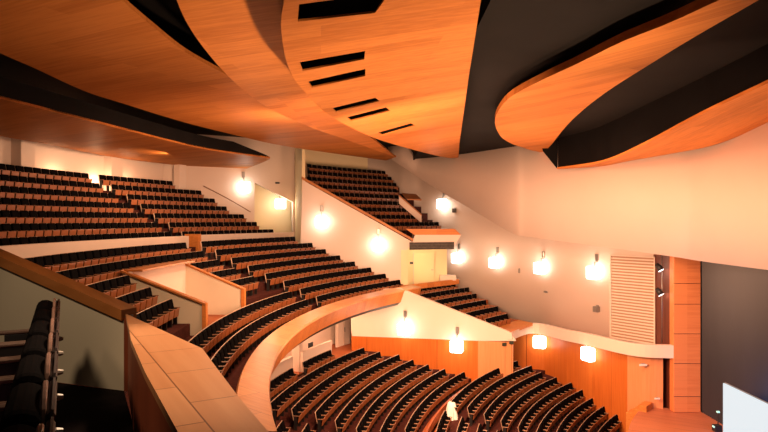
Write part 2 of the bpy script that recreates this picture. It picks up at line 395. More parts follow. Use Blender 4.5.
for k, (xa, xm, xb) in enumerate(((12, 24, 31.5), (105, 112, 119.5), (176, 180, 184))):
    RR = 33.75 if k < 2 else 33.3; a = ray_angle((xa+xb)/2, RR); x, y = polar(RR, a)
    half = {0: .34, 1: .34, 2: .24}[k]
    bm = bmesh.new(); add_box(bm, Vector((x, y, 2.4))*SC, (half*1.6*SC, half*2*SC, 2.6*SC), Matrix.Rotation(a, 3, 'Z'), .02)
    tag(obj_bm('column', bm, M_white), ['white square column at the left of the top seat row', 'white square column interrupting the top seat row', 'slim white column at the right end of the top seat row'][k], 'column')

# front slab of the high side box, grille, recess with door
r = empty('balcony_front', 'orange-lit wooden front of the high side box above a white slanted fascia', 'balcony front', tuple(U(436, 234, SY)*SC))
base = r.location.copy()
def addp(name, px, Y, depth, m, par, bs):
    bm = bmesh.new(); add_prism(bm, [U(x, y, Y)*SC-bs for x, y in px], (0, depth*SC, 0)); return obj_bm(name, bm, m, par)
addp('wooden_front', [(406, 229), (455, 229), (461, 234.8), (414, 234.8)], SY-.25, 1.0, M_wood, r, base)
addp('fascia', [(412.5, 243.5), (415, 234.6), (461.5, 234.6), (453.5, 246.8), (409, 246.8)], SY-.2, 3.0, M_white, r, base)
g = addp('air_grille', [(409.5, 242.4), (454.2, 241.8), (454.2, 249), (409.5, 250)], SY-.24, .1, M_grille, r, base)
g['label'] = 'dark slotted air grille'
bm = bmesh.new()
for k in range(4): add_box(bm, U(431.8, 243.6+k*1.6, SY-.26)*SC-base, (44*SC*SY/F, .03, .022))
obj_bm('grille_blade', bm, M_slate, g)
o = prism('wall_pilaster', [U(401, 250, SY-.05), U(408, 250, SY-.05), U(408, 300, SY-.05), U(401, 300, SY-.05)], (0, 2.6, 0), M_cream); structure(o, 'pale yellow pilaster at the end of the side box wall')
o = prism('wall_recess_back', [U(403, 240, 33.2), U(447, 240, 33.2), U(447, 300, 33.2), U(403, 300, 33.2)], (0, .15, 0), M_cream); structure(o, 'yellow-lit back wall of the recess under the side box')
r = empty('door_1', 'pale door in the yellow-lit recess under the high side box', 'door', tuple(U(424, 284, 33.1)*SC), kind='structure')
box('door_leaf', (0, 0, 1.15), (1.5, .06, 2.3), M_cream, r, bev=.01); box('door_frame', (-.78, 0, 1.15), (.05, .1, 2.36), M_white, r); box('door_handle', (.6, -.06, 1.05), (.16, .04, .04), M_metal, r)
tag(box('wall_sign', U(411.5, 263, 30.2)*SC, (.22, .05, .16), M_sign), 'small dark sign on the pilaster left of the lit recess', 'sign')
tag(prism('bench', [U(440, 275.5, 32.6), U(456, 275.5, 32.6), U(456, 280.5, 32.6), U(440, 280.5, 32.6)], (0, .5, 0), M_white), 'white bench-like ledge at the right of the lit recess', 'ledge')

# lower side box (T) walls
L1 = Vector((-1.55, 29.0, 0)); L2 = Vector((5.75, 27.0, 0)); Ld = L2-L1
def LP(px, py):
    a = (px-CX)/F; A = L1.x-a*L1.y; B = L2.x-a*L2.y; t = A/(A-B); p = L1+Ld*t
    return Vector((p.x, p.y, -(py-CY)/F*p.y))
nl = Vector((-Ld.y, Ld.x, 0)).normalized()
o = prism('wall_lower_side', [LP(351, 330), LP(351, 290), LP(400, 288.5), LP(511, 332.5), LP(516, 341), LP(478, 341), LP(352, 336)], nl*.2, M_white); structure(o, 'pale triangular wall under the low side seats with two square sconces')
o = prism('wall_wainscot', [LP(351.5, 336), LP(478, 340.7), LP(478, 420), LP(351.5, 420)], nl*.22-Vector((0, .0, 0)), M_panel); structure(o, 'orange wooden wainscot behind the left stalls')
o = prism('wall_wainscot_corner', [LP(478, 340.7), LP(505, 342), LP(505, 420), LP(478, 420)], nl*.26, M_panellight); structure(o, 'orange wood corner coloured as lit beside the stalls exit')  # lighter panel colour stands in for light on this face
o = prism('trim_2', [LP(505.2, 342.3), LP(513, 342.6), LP(513, 420), LP(505.2, 420)], nl*.2, M_panellight); structure(o, 'pale wooden door jamb at the stalls exit', 'trim')
r = empty('exit_sign', 'left of two small dark signs over the stalls exit', 'sign', tuple((LP(504.5, 344)-nl*.08)*SC)); box('sign_box', (0, 0, 0), (.26, .06, .2), M_sign, r, bev=.01)
r = empty('exit_sign', 'right of two small dark signs over the stalls exit', 'sign', tuple((LP(511.5, 342.3)-nl*.08)*SC)); box('sign_box', (0, 0, 0), (.26, .06, .2), M_sign, r, bev=.01)
o = prism('side_box_ledge', [UZ(510, 331.5, -5.03), UZ(533, 323, -5.03), UZ(518, 319.5, -5.03), UZ(497, 325, -5.03)], (0, 0, -.12), M_wood); tag(o, 'orange wooden ledge at the front corner of the low side seats', 'ledge')
o = prism('trim_3', [U(401, 286, 29.7), U(459, 279, 33.0), U(459, 284, 33.0), U(401, 291, 29.7)], (.05, .25, 0), M_wood); structure(o, 'wooden rail behind the top row of the low side seats', 'trim')

# stairs parapet in the high side box
o = empty('stair_parapet', 'small sloping pale parapet with wooden cap beside the high side seats', 'parapet', tuple(U(410, 215, 34)*SC)); bs = o.location.copy()
addp('parapet_wall', [(399, 196), (421.5, 215.5), (421.5, 223), (399, 203.5)], 34, .15, M_white, o, bs)
addp('wooden_cap', [(399, 194.6), (422, 214.5), (422, 216), (399, 196.2)], 33.95, .3, M_capdark, o, bs)
o = prism('stair_landing', [U(402, 193, 34.2), U(416, 194, 34.2), U(421.5, 199.5, 33.0), U(407, 198.8, 33.0)], (0, 0, -.06), M_capdark); structure(o, 'small wooden landing above the sloping parapet', 'floor')

# ------------------------------------------------------------------ tiers (solid floors below the rows)
SEATH = .9/SC
rowsU = [(33.1-.42*k, 1.9-.4*k) for k in range(7)]
rowsM = [(27.75-.56*k, -.81-.313*k) for k in range(8)]
rowsP = [(24.4, -5.62)]+[(23.72-.7*k, -5.80-.157*k) for k in range(7)]
rowsQ = [(18.5-.61*k, -6.7-.175*k) for k in range(9)]
rowsT = [(23.4-.84*k, -3.42-.226*k) for k in range(6)]
rowsS = []
for k in range(9):
    R_k = 30.0-.6*k; x_ = 306+11*k; a_k = ray_angle(x_, R_k); Y_ = polar(R_k, a_k)[1]
    rowsS.append((R_k, (CY-(163.7+6.2*k+.1*(x_-306)))/F*Y_))
print('ROWS S', rowsS)
rad = math.radians
def tier(name, rows, a0, a1, m, label, drop=.9, back=.35, skip=None, front=None, ends=None):
    bm = bmesh.new()
    for i, (R, z) in enumerate(rows):
        Rn = rows[i+1][0]+back*.5 if i+1 < len(rows) else R-(front or .6)
        Rb = R+back*.5 if i else R+back*1.5
        fz = z-SEATH
        if ends: a0 = ray_angle(ends[i], R)-rad(.6)
        rng = [(a0, a1)]
        if skip and i in skip: rng = [(a0, skip[i][0]), (skip[i][1], a1)]
        for b0, b1 in rng: add_sector(bm, Rn, Rb, b0, b1, fz-drop, fz)
    return structure(obj_bm(name, bm, m), label, 'floor')
tier('floor_upper_tier', rowsU, rad(146), rad(186), M_carpet, 'stepped dark carpeted floor of the upper tier', ends=[178, 206, 220, 234, 248, 262, 275])
pit = (rad(172.3), rad(180.2))
tier('floor_balcony', rowsM, rad(142.5), rad(197), M_carpet, 'stepped dark red floor of the middle balcony', skip={2: pit, 3: pit, 4: pit}, drop=.325, front=.55)
tier('floor_stalls_rear', rowsP, rad(141), rad(185), M_carpet, 'stepped dark red floor of the left stalls', front=.62)
tier('floor_stalls_front', rowsQ, rad(128), rad(185), M_carpet, 'stepped dark red floor of the front stalls', front=1.2)
tier('floor_low_side_box', rowsT, rad(120), rad(148), M_walk, 'stepped wooden floor of the low side seats', drop=.35, front=.3) if False else None
# cross aisle behind the balcony and behind the stalls
bm = bmesh.new(); add_sector(bm, 28.2, 30.2, rad(146), rad(190), -1.9, rowsM[0][1]-SEATH); structure(obj_bm('floor_cross_aisle', bm, M_carpet), 'dark cross aisle between the balcony and the upper tier', 'floor')
bm = bmesh.new(); add_sector(bm, 24.8, 29.0, rad(141), rad(185), -7.4, rowsP[0][1]-SEATH); structure(obj_bm('floor_stalls_entry', bm, M_walk), 'wooden floor behind the rear stalls', 'floor')
bm = bmesh.new(); add_sector(bm, 18.7, 18.9, rad(128), rad(185), -8.2, rowsQ[0][1]-SEATH+.01); add_sector(bm, 18.65, 19.3, rad(130), rad(185), -8.2, rowsQ[0][1]-SEATH-.0); structure(obj_bm('floor_stalls_walkway', bm, M_walk), 'orange wooden walkway between left and front stalls', 'floor')
bm = bmesh.new(); add_sector(bm, 3, 12.8, rad(128), rad(185), -9.6, rowsQ[-1][1]-SEATH); structure(obj_bm('floor_front', bm, M_walk), 'wooden floor between the front row and the stage', 'floor')
# seating slabs of the two side boxes, along their own arcs but kept behind their front walls
def clipped_tier(name, rows, ymin_fn, pxr, m, label, drop):
    bm = bmesh.new()
    for i, (R, z) in enumerate(rows):
        Rn = rows[i+1][0]+.18 if i+1 < len(rows) else R-.4
        Rb = R+.18 if i else R+.5
        a1 = rad(170)
        while True:
            x, y = polar((Rn), a1)
            xb_, yb_ = polar(Rb, a1)
            if (y > ymin_fn(x)+.25 and min(CX+F*x/y, CX+F*xb_/yb_) > 304) or a1 < rad(100): break
            a1 -= rad(.2)
        a0 = ray_angle(pxr(i), R)-rad(1.2)
        add_sector(bm, Rn, Rb, a0, a1, z-SEATH-drop, z-SEATH)
    return structure(obj_bm(name, bm, m), label, 'floor')
Tpx = [458, 469, 478.5, 488, 498, 508.5]
clipped_tier('floor_low_side_box', rowsT, lambda x: L1.y+(x-L1.x)*Ld.y/Ld.x, lambda i: Tpx[i]+4, M_walk, 'stepped wooden floor of the low side seats', .45)
Spx = [386, 392, 398, 398, 404, 410, 415, 420, 441]
clipped_tier('floor_high_side_box', rowsS, lambda x: SY, lambda i: Spx[i]+6, M_carpet, 'stepped dark floor of the high side seats', .6)

# upper tier front wall
a_l, a_r = rad(146.5), rad(188)
bm = bmesh.new(); add_sector(bm, 29.9, 30.1, rad(161.3), a_l if False else rad(188), -1.75, -.68); 
o = obj_bm('upper_tier_parapet', bm, M_white); tag(o, 'peach-lit upper tier front wall left of the stair gap', 'parapet')
bm = bmesh.new(); add_sector(bm, 29.9, 30.1, rad(146.3), rad(159.8), -1.75, -.66)
o = obj_bm('upper_tier_parapet', bm, M_white); tag(o, 'peach-lit upper tier front wall right of the stair gap', 'parapet')
bm = bmesh.new(); add_sector(bm, 29.85, 30.6, rad(159.8), rad(160.2), -1.75, -.62)
tag(obj_bm('stair_gate_post', bm, M_wood), 'orange wooden end post right of the stair gap in the upper tier wall', 'post')

# ------------------------------------------------------------------ balcony front
def aat(px, R): return ray_angle(px, R)
r = empty('balcony_front', 'sweeping curved wooden balcony front with broad cap above the stalls', 'balcony front', tuple(Vector((*polar(22.9, rad(160)), -4.1))*SC)); bs = r.location.copy()
def sweep(name, prof, a0, a1, m, smooth=True, step=1.0):      # (R, z) profile swept round the hall centre
    bm = bmesh.new(); n = int((a1-a0)/rad(step)); rings = []
    for i in range(n+1):
        a = a0+(a1-a0)*i/n
        rings.append([bm.verts.new(Vector((*polar(R, a), z))*SC-bs) for R, z in prof])
    k = len(prof)
    for A, B in zip(rings, rings[1:]):
        for j in range(k): bm.faces.new((A[j], A[(j+1) % k], B[(j+1) % k], B[j]))
    bm.faces.new(rings[0]); bm.faces.new(rings[-1])
    return obj_bm(name, bm, m, r)
b0, b1 = rad(143.2), rad(197)
sweep('cap', [(23.28, -3.30), (23.24, -3.24), (22.66, -3.30), (22.64, -3.36), (23.28, -3.36)], b0, b1, M_cap)
sweep('front_face', [(22.68, -3.36), (22.95, -3.36), (23.0, -3.88), (22.84, -3.88)], b0, b1, M_wood)
sweep('inner_wall', [(23.2, -3.36), (23.26, -3.36), (23.26, -3.9), (23.2, -3.9)], b0, b1, M_redwood)
sweep('lower_edge_strip', [(22.85, -3.88), (23.05, -3.88), (23.15, -4.02), (23.0, -4.03)], b0, b1, M_grille)
bm = bmesh.new(); add_sector(bm, 23.2, 27.4, b0, b1, -4.0, -3.92); structure(obj_bm('balcony_soffit', bm, M_white), 'white underside of the middle balcony', 'ceiling')

# rear of the stalls, under the balcony
bm = bmesh.new(); add_sector(bm, 26.8, 27.0, rad(143), rad(185), -6.9, -3.98); o = obj_bm('wall_stalls_rear', bm, M_white); structure(o, 'pale rear wall of the stalls under the balcony')
def on_circle(px, py, R):
    a = ray_angle(px, R); x, y = polar(R, a); return Vector((x, y, -(py-CY)/F*y)), a
p, a = on_circle(297.5, 372, 25.3)
tag(box('column', Vector((p.x, p.y, -5.3))*SC, (.5, .42, 2.3*SC), M_white, rz=a, bev=.02), 'white square column under the balcony behind the rear stalls', 'column')
bm = bmesh.new(); add_sector(bm, 24.95, 25.08, ray_angle(331, 25), ray_angle(302, 25), rowsP[0][1]-SEATH, -5.45); tag(obj_bm('rail_wall', bm, M_white), 'low white wall behind the back row right of the column', 'parapet')
bm = bmesh.new(); add_sector(bm, 24.95, 25.08, ray_angle(292, 25), ray_angle(255, 25), rowsP[0][1]-SEATH, -5.45); tag(obj_bm('rail_wall', bm, M_white), 'low white wall behind the back row left of the column', 'parapet')
p, a = on_circle(343, 352, 26.2)
r = empty('door_2', 'white double door with two dark signs under the balcony end', 'door', tuple(Vector((p.x, p.y, rowsP[0][1]-SEATH))*SC), a+math.pi, kind='structure')
box('door_leaf', (.02, -.36, 1.15), (.07, .68, 2.3), M_white, r, bev=.01); box('door_leaf', (.02, .36, 1.15), (.07, .68, 2.3), M_white, r, bev=.01)
box('door_frame', (0, 0, 1.6), (.05, 1.6, 3.2), M_white, r); box('door_handle', (.08, .1, 1.05), (.04, .05, .3), M_metal, r)
for k, dy in ((0, .36), (1, -.36)):
    q = Matrix.Rotation(a+math.pi, 3, 'Z') @ Vector((.1, dy, 2.62))+r.location
    box_o = box('sign_box', (0, 0, 0), (.05, .3, .24), M_sign)
    e2 = empty('exit_sign', ['left of two dark signs above the white double door', 'right of two dark signs above the white double door'][0 if dy > 0 else 1], 'sign', q, a+math.pi); box_o.parent = e2
p, a = on_circle(309, 349, 25.3)
r = empty('control_desk', 'dark control desk with screen behind the low white wall under the balcony', 'desk', tuple(Vector((p.x, p.y, rowsP[0][1]-SEATH))*SC), a+math.pi)
box('desk_body', (0, 0, .45), (.5, 1.1, .9), M_redwood, r, bev=.02); box('monitor', (.05, .1, 1.12), (.07, .5, .38), M_iron, r, bev=.02); box('monitor_stand', (.05, .1, .93), (.08, .1, .08), M_iron, r)

# stalls front parapet
bm = bmesh.new(); add_sector(bm, 18.98, 19.06, ray_angle(468, 19), rad(183), -7.7, -7.08)
tag(obj_bm('stalls_parapet', bm, M_walk), 'low curved orange wooden parapet in front of the left stalls', 'parapet')

# ------------------------------------------------------------------ vomitory pit in the balcony
r = empty('stair_pit', 'open stair pit with white walls and wooden caps cut into the balcony seats', 'stair pit', tuple(Vector((*polar(25.9, rad(176)), -3.2))*SC)); bs = r.location.copy()
zb, zf = -1.32, -2.20
def pitwall(name, a, R0, R1, za, zc, w, m, zlow=None, dz=0):
    bm = bmesh.new(); A = Vector((*polar(R0, a), 0)); B = Vector((*polar(R1, a), 0)); d = (B-A).normalized(); n = Vector((-d.y, d.x, 0))*w/2
    add_prism(bm, [Vector((q.x, q.y, z))*SC-bs for q, z in ((A-n, zlow if zlow else za-dz), (B-n, zlow if zlow else zc-dz), (B-n, zc), (A-n, za))], n*2*SC)
    return obj_bm(name, bm, m, r)
for a in pit:
    pitwall('side_wall', a, 26.9, 24.8, zb-.05, zf-.05, .12, M_box, zlow=-3.5)
    pitwall('side_cap', a, 26.95, 24.72, zb, zf, .2, M_capdark, dz=.05)
    pitwall('end_post', a, 24.80, 24.70, zf, zf, .18, M_wood, zlow=-3.1)
def psector(name, *args, m=None):
    bm = bmesh.new(); add_sector(bm, *args); bmesh.ops.translate(bm, verts=bm.verts, vec=-bs); return obj_bm(name, bm, m, r)
psector('rear_wall', 26.68, 26.78, pit[0], pit[1], -3.5, zb-.05, m=M_white)
psector('rear_cap', 26.4, 26.9, pit[0], pit[1], zb-.05, zb, m=M_capdark)
psector('pit_floor', 24.7, 26.7, pit[0], pit[1], -3.5, -3.06, m=M_walk)
hp = [Vector((*polar(26.4, rad(179.2)), -1.95)), Vector((*polar(25.6, rad(179.2)), -2.2)), Vector((*polar(25.0, rad(179.2)), -2.5))]
tube('handrail', [q*SC-bs for q in hp], .03, M_metal, r)

# ------------------------------------------------------------------ stage
ZS = -7.46
bm = bmesh.new(); pts = [Vector((*polar(12.5, rad(a)), ZS))*SC for a in range(132, 186, 2)]
pts = [Vector((11.3, 23.75, ZS))*SC, Vector((10.75, 24.2, ZS))*SC]+pts+[Vector((12.4, 14.5, ZS))*SC, Vector((12.4, 23.7, ZS))*SC]
add_prism(bm, pts, (0, 0, -1.6*SC)); structure(obj_bm('floor_stage', bm, M_stage), 'wooden stage floor with curved front edge', 'floor')
bm = bmesh.new(); n = 150; prev = None
for i in range(n+1):
    y = 23.4-(23.4-13.0)*i/n; x = 12.32+(.05 if i % 2 else 0)
    v = [bm.verts.new(Vector((xx, y, z))*SC) for xx, z in ((x, ZS), (x, 1.2), (x+.12, 1.2), (x+.12, ZS))]
    if prev:
        for k in range(4): bm.faces.new((prev[k], prev[(k+1) % 4], v[(k+1) % 4], v[k]))
    prev = v
tag(obj_bm('stage_curtain', bm, M_curtain), 'tall dark blue-grey pleated stage curtain filling the right edge', 'curtain')
xs = 11.1
A = U(723, 383, xs*F/339); B0 = xs*F/384
r = empty('projection_screen', 'glowing white projection screen standing on the stage at lower right', 'screen', tuple(Vector((xs, 17.5, ZS))*SC)); bs = r.location.copy()
ytop = A.z; yl = A.y
bm = bmesh.new(); add_prism(bm, [Vector(q)*SC-bs for q in ((xs, yl, ytop), (xs, 14.6, ytop), (xs, 14.6, ZS+.18), (xs, yl, ZS+.18))], (.05, 0, 0)); obj_bm('screen_sheet', bm, M_screen, r)
bm = bmesh.new(); add_prism(bm, [Vector(q)*SC-bs for q in ((xs+.06, yl+.02, ytop+.02), (xs+.06, 14.58, ytop+.02), (xs+.06, 14.58, ZS+.12), (xs+.06, yl+.02, ZS+.12))], (.04, 0, 0)); obj_bm('screen_frame', bm, M_metal, r)
for yy in (yl-.4, 15.0): box('stand_leg', Vector((xs+.08, yy, ZS+.09))*SC-bs, (.5, .06, .18*SC), M_metal, r)
p = UZ(717, 428, ZS+.12)
r = empty('stage_monitor', 'small dark monitor with greenish lights beside the projection screen', 'monitor', (p.x*SC, p.y*SC, ZS*SC))
box('monitor_case', (0, 0, .16), (.36, .3, .3), M_iron, r, bev=.03); box('monitor_pole', (.05, 0, .55), (.03, .03, .7), M_iron, r)
box('status_light', (-.2, -.06, .25), (.03, .16, .08), M_green, r); box('lamp_head', (.03, -.04, .93), (.12, .1, .07), M_green, r)
r = empty('stage_steps', 'three small orange wooden steps climbing to the far stage corner', 'steps', tuple(U(640, 415, 24.6)*SC)); bs = r.location.copy()
for px, py, Y in ((633, 411, 23.9), (639.5, 407.5, 23.75), (645.5, 403.5, 23.6)):
    p = U(px, py, Y); h = (p.z+8.8)
    box('step', Vector((p.x, p.y, p.z-h/2))*SC-bs, (.42, .95, h*SC), M_wood, r, rz=rad(-42), bev=.02)

# draped stand in the aisle
p = UZ(451.5, 418.5, rowsQ[0][1]-SEATH)
bm = bmesh.new(); rings = []
for z, rr, am in ((0, .30, .05), (.25, .27, .045), (.55, .22, .03), (.78, .17, .01), (.82, .12, 0), (.83, .01, 0)):
    rings.append([bm.verts.new(((rr+am*math.sin(7*t))*math.cos(t), (rr+am*math.sin(7*t))*math.sin(t), z)) for t in [2*math.pi*k/42 for k in range(42)]])
for A_, B_ in zip(rings, rings[1:]):
    for k in range(42): bm.faces.new((A_[k], A_[(k+1) % 42], B_[(k+1) % 42], B_[k]))
r = empty('draped_stand', 'small bright white draped stand in the aisle between the stalls blocks', 'stand', p*SC)
M_cloth = mat('white_cloth', (.85, .85, .80), .7)
obj_bm('cloth', bm, M_cloth, r, True); box('top_board', (0, 0, .835), (.2, .2, .02), M_plate, r)

# ------------------------------------------------------------------ louvre panel, spots, small wall items
pa, na = w2y(612.5); pb, nb_ = w2y(656.5)
r = empty('louvre_panel', 'tall panel of thin pale horizontal slats left of the dark recess', 'louvre panel', tuple(Vector((pa.x, pa.y, -4.9))*SC)); bs = r.location.copy()
d = (pb-pa); ln = d.length; d.normalize(); nv = Vector((d.y, -d.x, 0)); ang = math.atan2(d.y, d.x)
ztop, zbot = -(255-CY)/F*pa.y, -(344-CY)/F*pb.y
mid = (pa+pb)/2
box('backing', (mid+nv*.06+Vector((0, 0, (ztop+zbot)/2)))*SC-bs, (ln*SC, .04, (ztop-zbot)*SC), M_slatback, r, rz=ang)
bm = bmesh.new(); ns = 28
for k in range(ns+1):
    z = zbot+(ztop-zbot)*k/ns
    add_box(bm, (mid+nv*.13+Vector((0, 0, z)))*SC-bs, (ln*SC, .08, .078), Matrix.Rotation(ang, 3, 'Z'))
obj_bm('slats', bm, M_slat, r)
for q in (pa, pb): box('side_frame', (q+nv*.12+Vector((0, 0, (ztop+zbot)/2)))*SC-bs, (.07, .16, (ztop-zbot)*SC), M_slat, r, rz=ang)
po = U(660.5, 345, 23.9)
tag(tube('lighting_pole', [Vector((po.x+.06, po.y, -5.3))*SC, Vector((po.x+.06, po.y, -1.0))*SC], .03, M_metal), 'slim metal pole carrying two spotlights in the dark recess', 'pole')
for k, py in enumerate((267.5, 292)):
    p = U(659.5, py, 23.75)
    r = empty('spotlight', ['upper of two spotlights on the pole in the dark recess', 'lower of two spotlights on the pole in the dark recess'][k], 'spotlight', p*SC)
    tube('housing', [(-.12, .1, .18), (0, 0, 0), (.06, -.05, -.14)], [.1, .15, .17], M_iron, r, 12)
    tube('lens', [(.062, -.052, -.145), (.07, -.058, -.16)], .15, M_lens, r, 12); box('bracket', (.1, .06, .0), (.25, .03, .03), M_metal, r)
    light('spot_beam', 'SPOT', p+Vector((.12, -.12, -.05)), 60, (1, .85, .75), .05, p+Vector((.75, .6, -.4)), 60, .7)
def small(name, px, py, sz, m, label, cat, Y=None):
    if Y: c, nn = U(px, py, Y), Vector((0, -1, 0))
    else:
        q, nn = w2y(px); c = Vector((q.x, q.y, -(py-CY)/F*q.y))
    c = c*SC+nn*sz[1]*.5
    r = empty(name, label, cat, c, math.atan2(nn.x, -nn.y)*1)
    box('casing', (0, 0, 0), sz, m, r, bev=.02); box('bracket', (0, sz[1]*.3, sz[2]*.55), (sz[0]*.5, .05, sz[2]*.3), M_metal, r)
small('wall_speaker', 455, 210.5, (.3, .2, .32), M_grille, 'small dark speaker box on the far wall right of the highest sconce', 'speaker')
small('wall_speaker', 598, 309, (.34, .3, .34), M_metal, 'small grey speaker box low on the far wall left of the slatted panel', 'speaker')
small('wall_socket', 519.5, 271, (.16, .06, .28), M_metal, 'small grey plate on the far wall between two lower sconces', 'plate')
small('wall_plate', 546, 292, (.4, .05, .12), M_metal, 'thin grey plate on the far wall below the sconces', 'plate')
small('wall_sign', 643, 365, (.42, .05, .12), M_plate, 'upper small white plate on the light orange stage-side wall', 'plate', 23.85)
small('wall_sign', 657, 398.5, (.3, .05, .1), M_plate, 'lower small white plate near the floor of the stage-side wall', 'plate', 23.6)
c = SP(277, 183)-n_*.4
r = empty('wall_speaker', 'small dark box on the wall above the yellow stair opening', 'speaker', c*SC); box('casing', (0, 0, 0), (.3, .2, .12), M_grille, r, bev=.02)

def sconce(px, py, P, n, label, size=.76, power=19):
    """square opal lantern on a bracket; P point on the wall (survey units), n outward"""
    a = math.atan2(n.y, n.x); base = P*SC
    r = empty('wall_sconce', label, 'lamp', base, a, 'square wall sconces')
    box('glass_shade', (.40, 0, 0), (size*.6, size, size), M_lamp, r, bev=.09, seg=3)  # shade drawn larger to take in the lamp's glow
    box('stem', (.24, 0, size*.62), (.05, .05, size*.5), M_metal, r); box('mounting_plate', (.07, 0, size*1.2), (.12, .2, .42), M_metal, r, bev=.02)
    box('wall_arm', (.13, 0, size*.86), (.26, .05, .05), M_metal, r)
    q = Vector((base.x, base.y, base.z))+Vector((n.x, n.y, 0))*.95
    light('sconce_glow', 'POINT', q, power, (1, .70, .44), .25, s=1)
YN = Vector((0, -1, 0))
for (px, py), lab in zip([(322, 222), (378.5, 245)], ['left square sconce on the sloping wall under the high side seats', 'right square sconce on the sloping wall under the high side seats']):
    sconce(px, py, U(px, py, SY), YN, lab)
for (px, py), lab in zip([(405.5, 328), (457.5, 345)], ['left square sconce on the triangular wall above the stalls', 'right square sconce on the triangular wall at the wainscot top']):
    sconce(px, py, LP(px, py), -nl, lab)
for (px, py), lab in zip([(444.5, 204), (459.5, 258), (498, 262.5), (544, 268), (597.5, 272.5)],
        ['highest square sconce on the far wall beside the high side seats', 'square sconce beside the lit recess and air grille', 'square sconce on far wall, second from the recess', 'square sconce on far wall, second from the slatted panel', 'square sconce on far wall nearest the slatted panel']):
    q, nn = w2y(px); sconce(px, py, Vector((q.x, q.y, -(py-CY)/F*q.y)), nn, lab)
def wains_pt(px):
    w = wains(5, 28, .45)[1:]
    for a_, b_ in zip(w, w[1:]):
        A_ = a_[0]-(px-CX)/F*a_[1]; B_ = b_[0]-(px-CX)/F*b_[1]
        if A_*B_ <= 0:
            t = A_/(A_-B_); d_ = Vector((b_[0]-a_[0], b_[1]-a_[1], 0)).normalized()
            return Vector((a_[0]+(b_[0]-a_[0])*t, a_[1]+(b_[1]-a_[1])*t, 0)), Vector((d_.y, -d_.x, 0))
for (px, py), lab in zip([(541, 341), (593.5, 353.5)], ['left square sconce on the orange wall under the gallery parapet', 'right square sconce on the orange wall under the gallery parapet']):
    q, nn = wains_pt(px); sconce(px, py, Vector((q.x, q.y, -(py-CY)/F*q.y)), nn, lab, .78)
sconce(243, 187.5, SP(243, 187.5), -n_.normalized(), 'square sconce at the right of the upper tier below the ceiling tip')
q = SP(278, 204)+nb; q = Vector((q.x, q.y, -(204-CY)/F*q.y)); a_ = (278-CX)/F
sconce(278, 204, Vector((a_*q.y, q.y, q.z))-n_*.5, -n_.normalized(), 'square sconce on the yellow stair wall inside the opening', .74, 45)

# ------------------------------------------------------------------ foreground box (metres)
def V(px, py, Z): return UZ(px, py, Z)
led = [V(125.5, 313, -.87), V(203, 348, -.87), V(238, 396, -.87), V(272, 436, -.87), V(300, 480, -.87), V(215, 480, -.87), V(178, 432, -.87), V(145, 372, -.87), V(131, 340, -.87)]
r = empty('foreground_ledge', 'broad polished wooden ledge in the foreground sloping to the bottom edge', 'ledge', (-1.7, 4.2, -1.6)); bs = r.location.copy()
M_led = wood('ledge_veneer', (.56, .25, .11), (.66, .33, .16), math.radians(60), rough=.3, board=.9, joint=.004, length=.62)
bm = bmesh.new(); add_prism(bm, [p-bs for p in led], (0, 0, -.045)); bmesh.ops.bevel(bm, geom=list(bm.edges), offset=.008, segments=2, affect='EDGES'); obj_bm('ledge_top', bm, M_led, r)
inner = [led[0]+Vector((-.12, .06, 0)), led[0]+Vector((-.0, -.02, 0))]+[led[8], led[7], led[6], led[5]]
bm = bmesh.new()
for A_, B_ in zip(inner, inner[1:]):
    add_prism(bm, [Vector(q)-bs for q in ((A_.x+.03, A_.y, -.915), (B_.x+.03, B_.y, -.915), (B_.x+.03, B_.y, -1.6), (A_.x+.03, A_.y, -1.6))], (.05, .03, 0))
obj_bm('inner_panel', bm, noisy('red_brown_panel', (.20, .045, .018), (.26, .062, .026), 3, .5, stretch=(1, 1, .15)), r)
outer = [led[0].lerp(led[1], .4), led[1], led[2], led[3], led[4]]
bm = bmesh.new()
for A_, B_ in zip(outer, outer[1:]):
    add_prism(bm, [Vector(q)-bs for q in ((A_.x-.05, A_.y-.03, -.915), (B_.x-.05, B_.y-.03, -.915), (B_.x-.05, B_.y-.03, -2.2), (A_.x-.05, A_.y-.03, -2.2))], (-.04, -.03, 0))
obj_bm('outer_panel', bm, M_wood, r)
wl = Vector((-4.9, 6.55, 0)); wr = Vector((led[0].x-.02, led[0].y+.01, 0)); 
def capz(px, py, x, y): return -(py-CY)/F*y
zl = 0.07; zr = -.84
zl = -(227-CY)/F*wl.y
r = empty('box_divider', 'low pale side wall with sloping wooden rail enclosing the foreground box', 'parapet', (wr.x, wr.y, -1.6)); bs = r.location.copy()
bm = bmesh.new(); wd = (wr-wl).normalized(); wn = Vector((-wd.y, wd.x, 0))*.12
add_prism(bm, [Vector(q)-bs for q in ((wl.x, wl.y, -1.6), (wr.x, wr.y, -1.6), (wr.x, wr.y, zr-.06), (wl.x, wl.y, zl-.06))], wn); obj_bm('side_panel', bm, M_box, r)
bm = bmesh.new(); s_ = -wn*.25
add_prism(bm, [Vector(q)+s_-bs for q in ((wl.x, wl.y, zl-.10), (wr.x, wr.y, zr-.10), (wr.x, wr.y, zr), (wl.x, wl.y, zl))], wn*1.6); obj_bm('rail_cap', bm, M_capdark, r)
bm = bmesh.new(); add_box(bm, (-3.2, 3.2, -1.7), (8.0, 7.0, .2)); 
for v in bm.verts:
    pass
bm.free()
bm = bmesh.new(); add_prism(bm, [Vector(q) for q in ((-7, 7.2, -1.6), (-4.9, 6.5, -1.6), (wr.x, wr.y, -1.6), (led[8].x+.05, led[8].y, -1.6), (led[6].x+.05, led[6].y, -1.6), (led[5].x+.05, led[5].y, -1.6), (0, -2, -1.6), (-7, -2, -1.6))], (0, 0, -.15))
structure(obj_bm('floor_box', bm, M_carpetblack), 'dark carpet floor of the foreground box', 'floor')

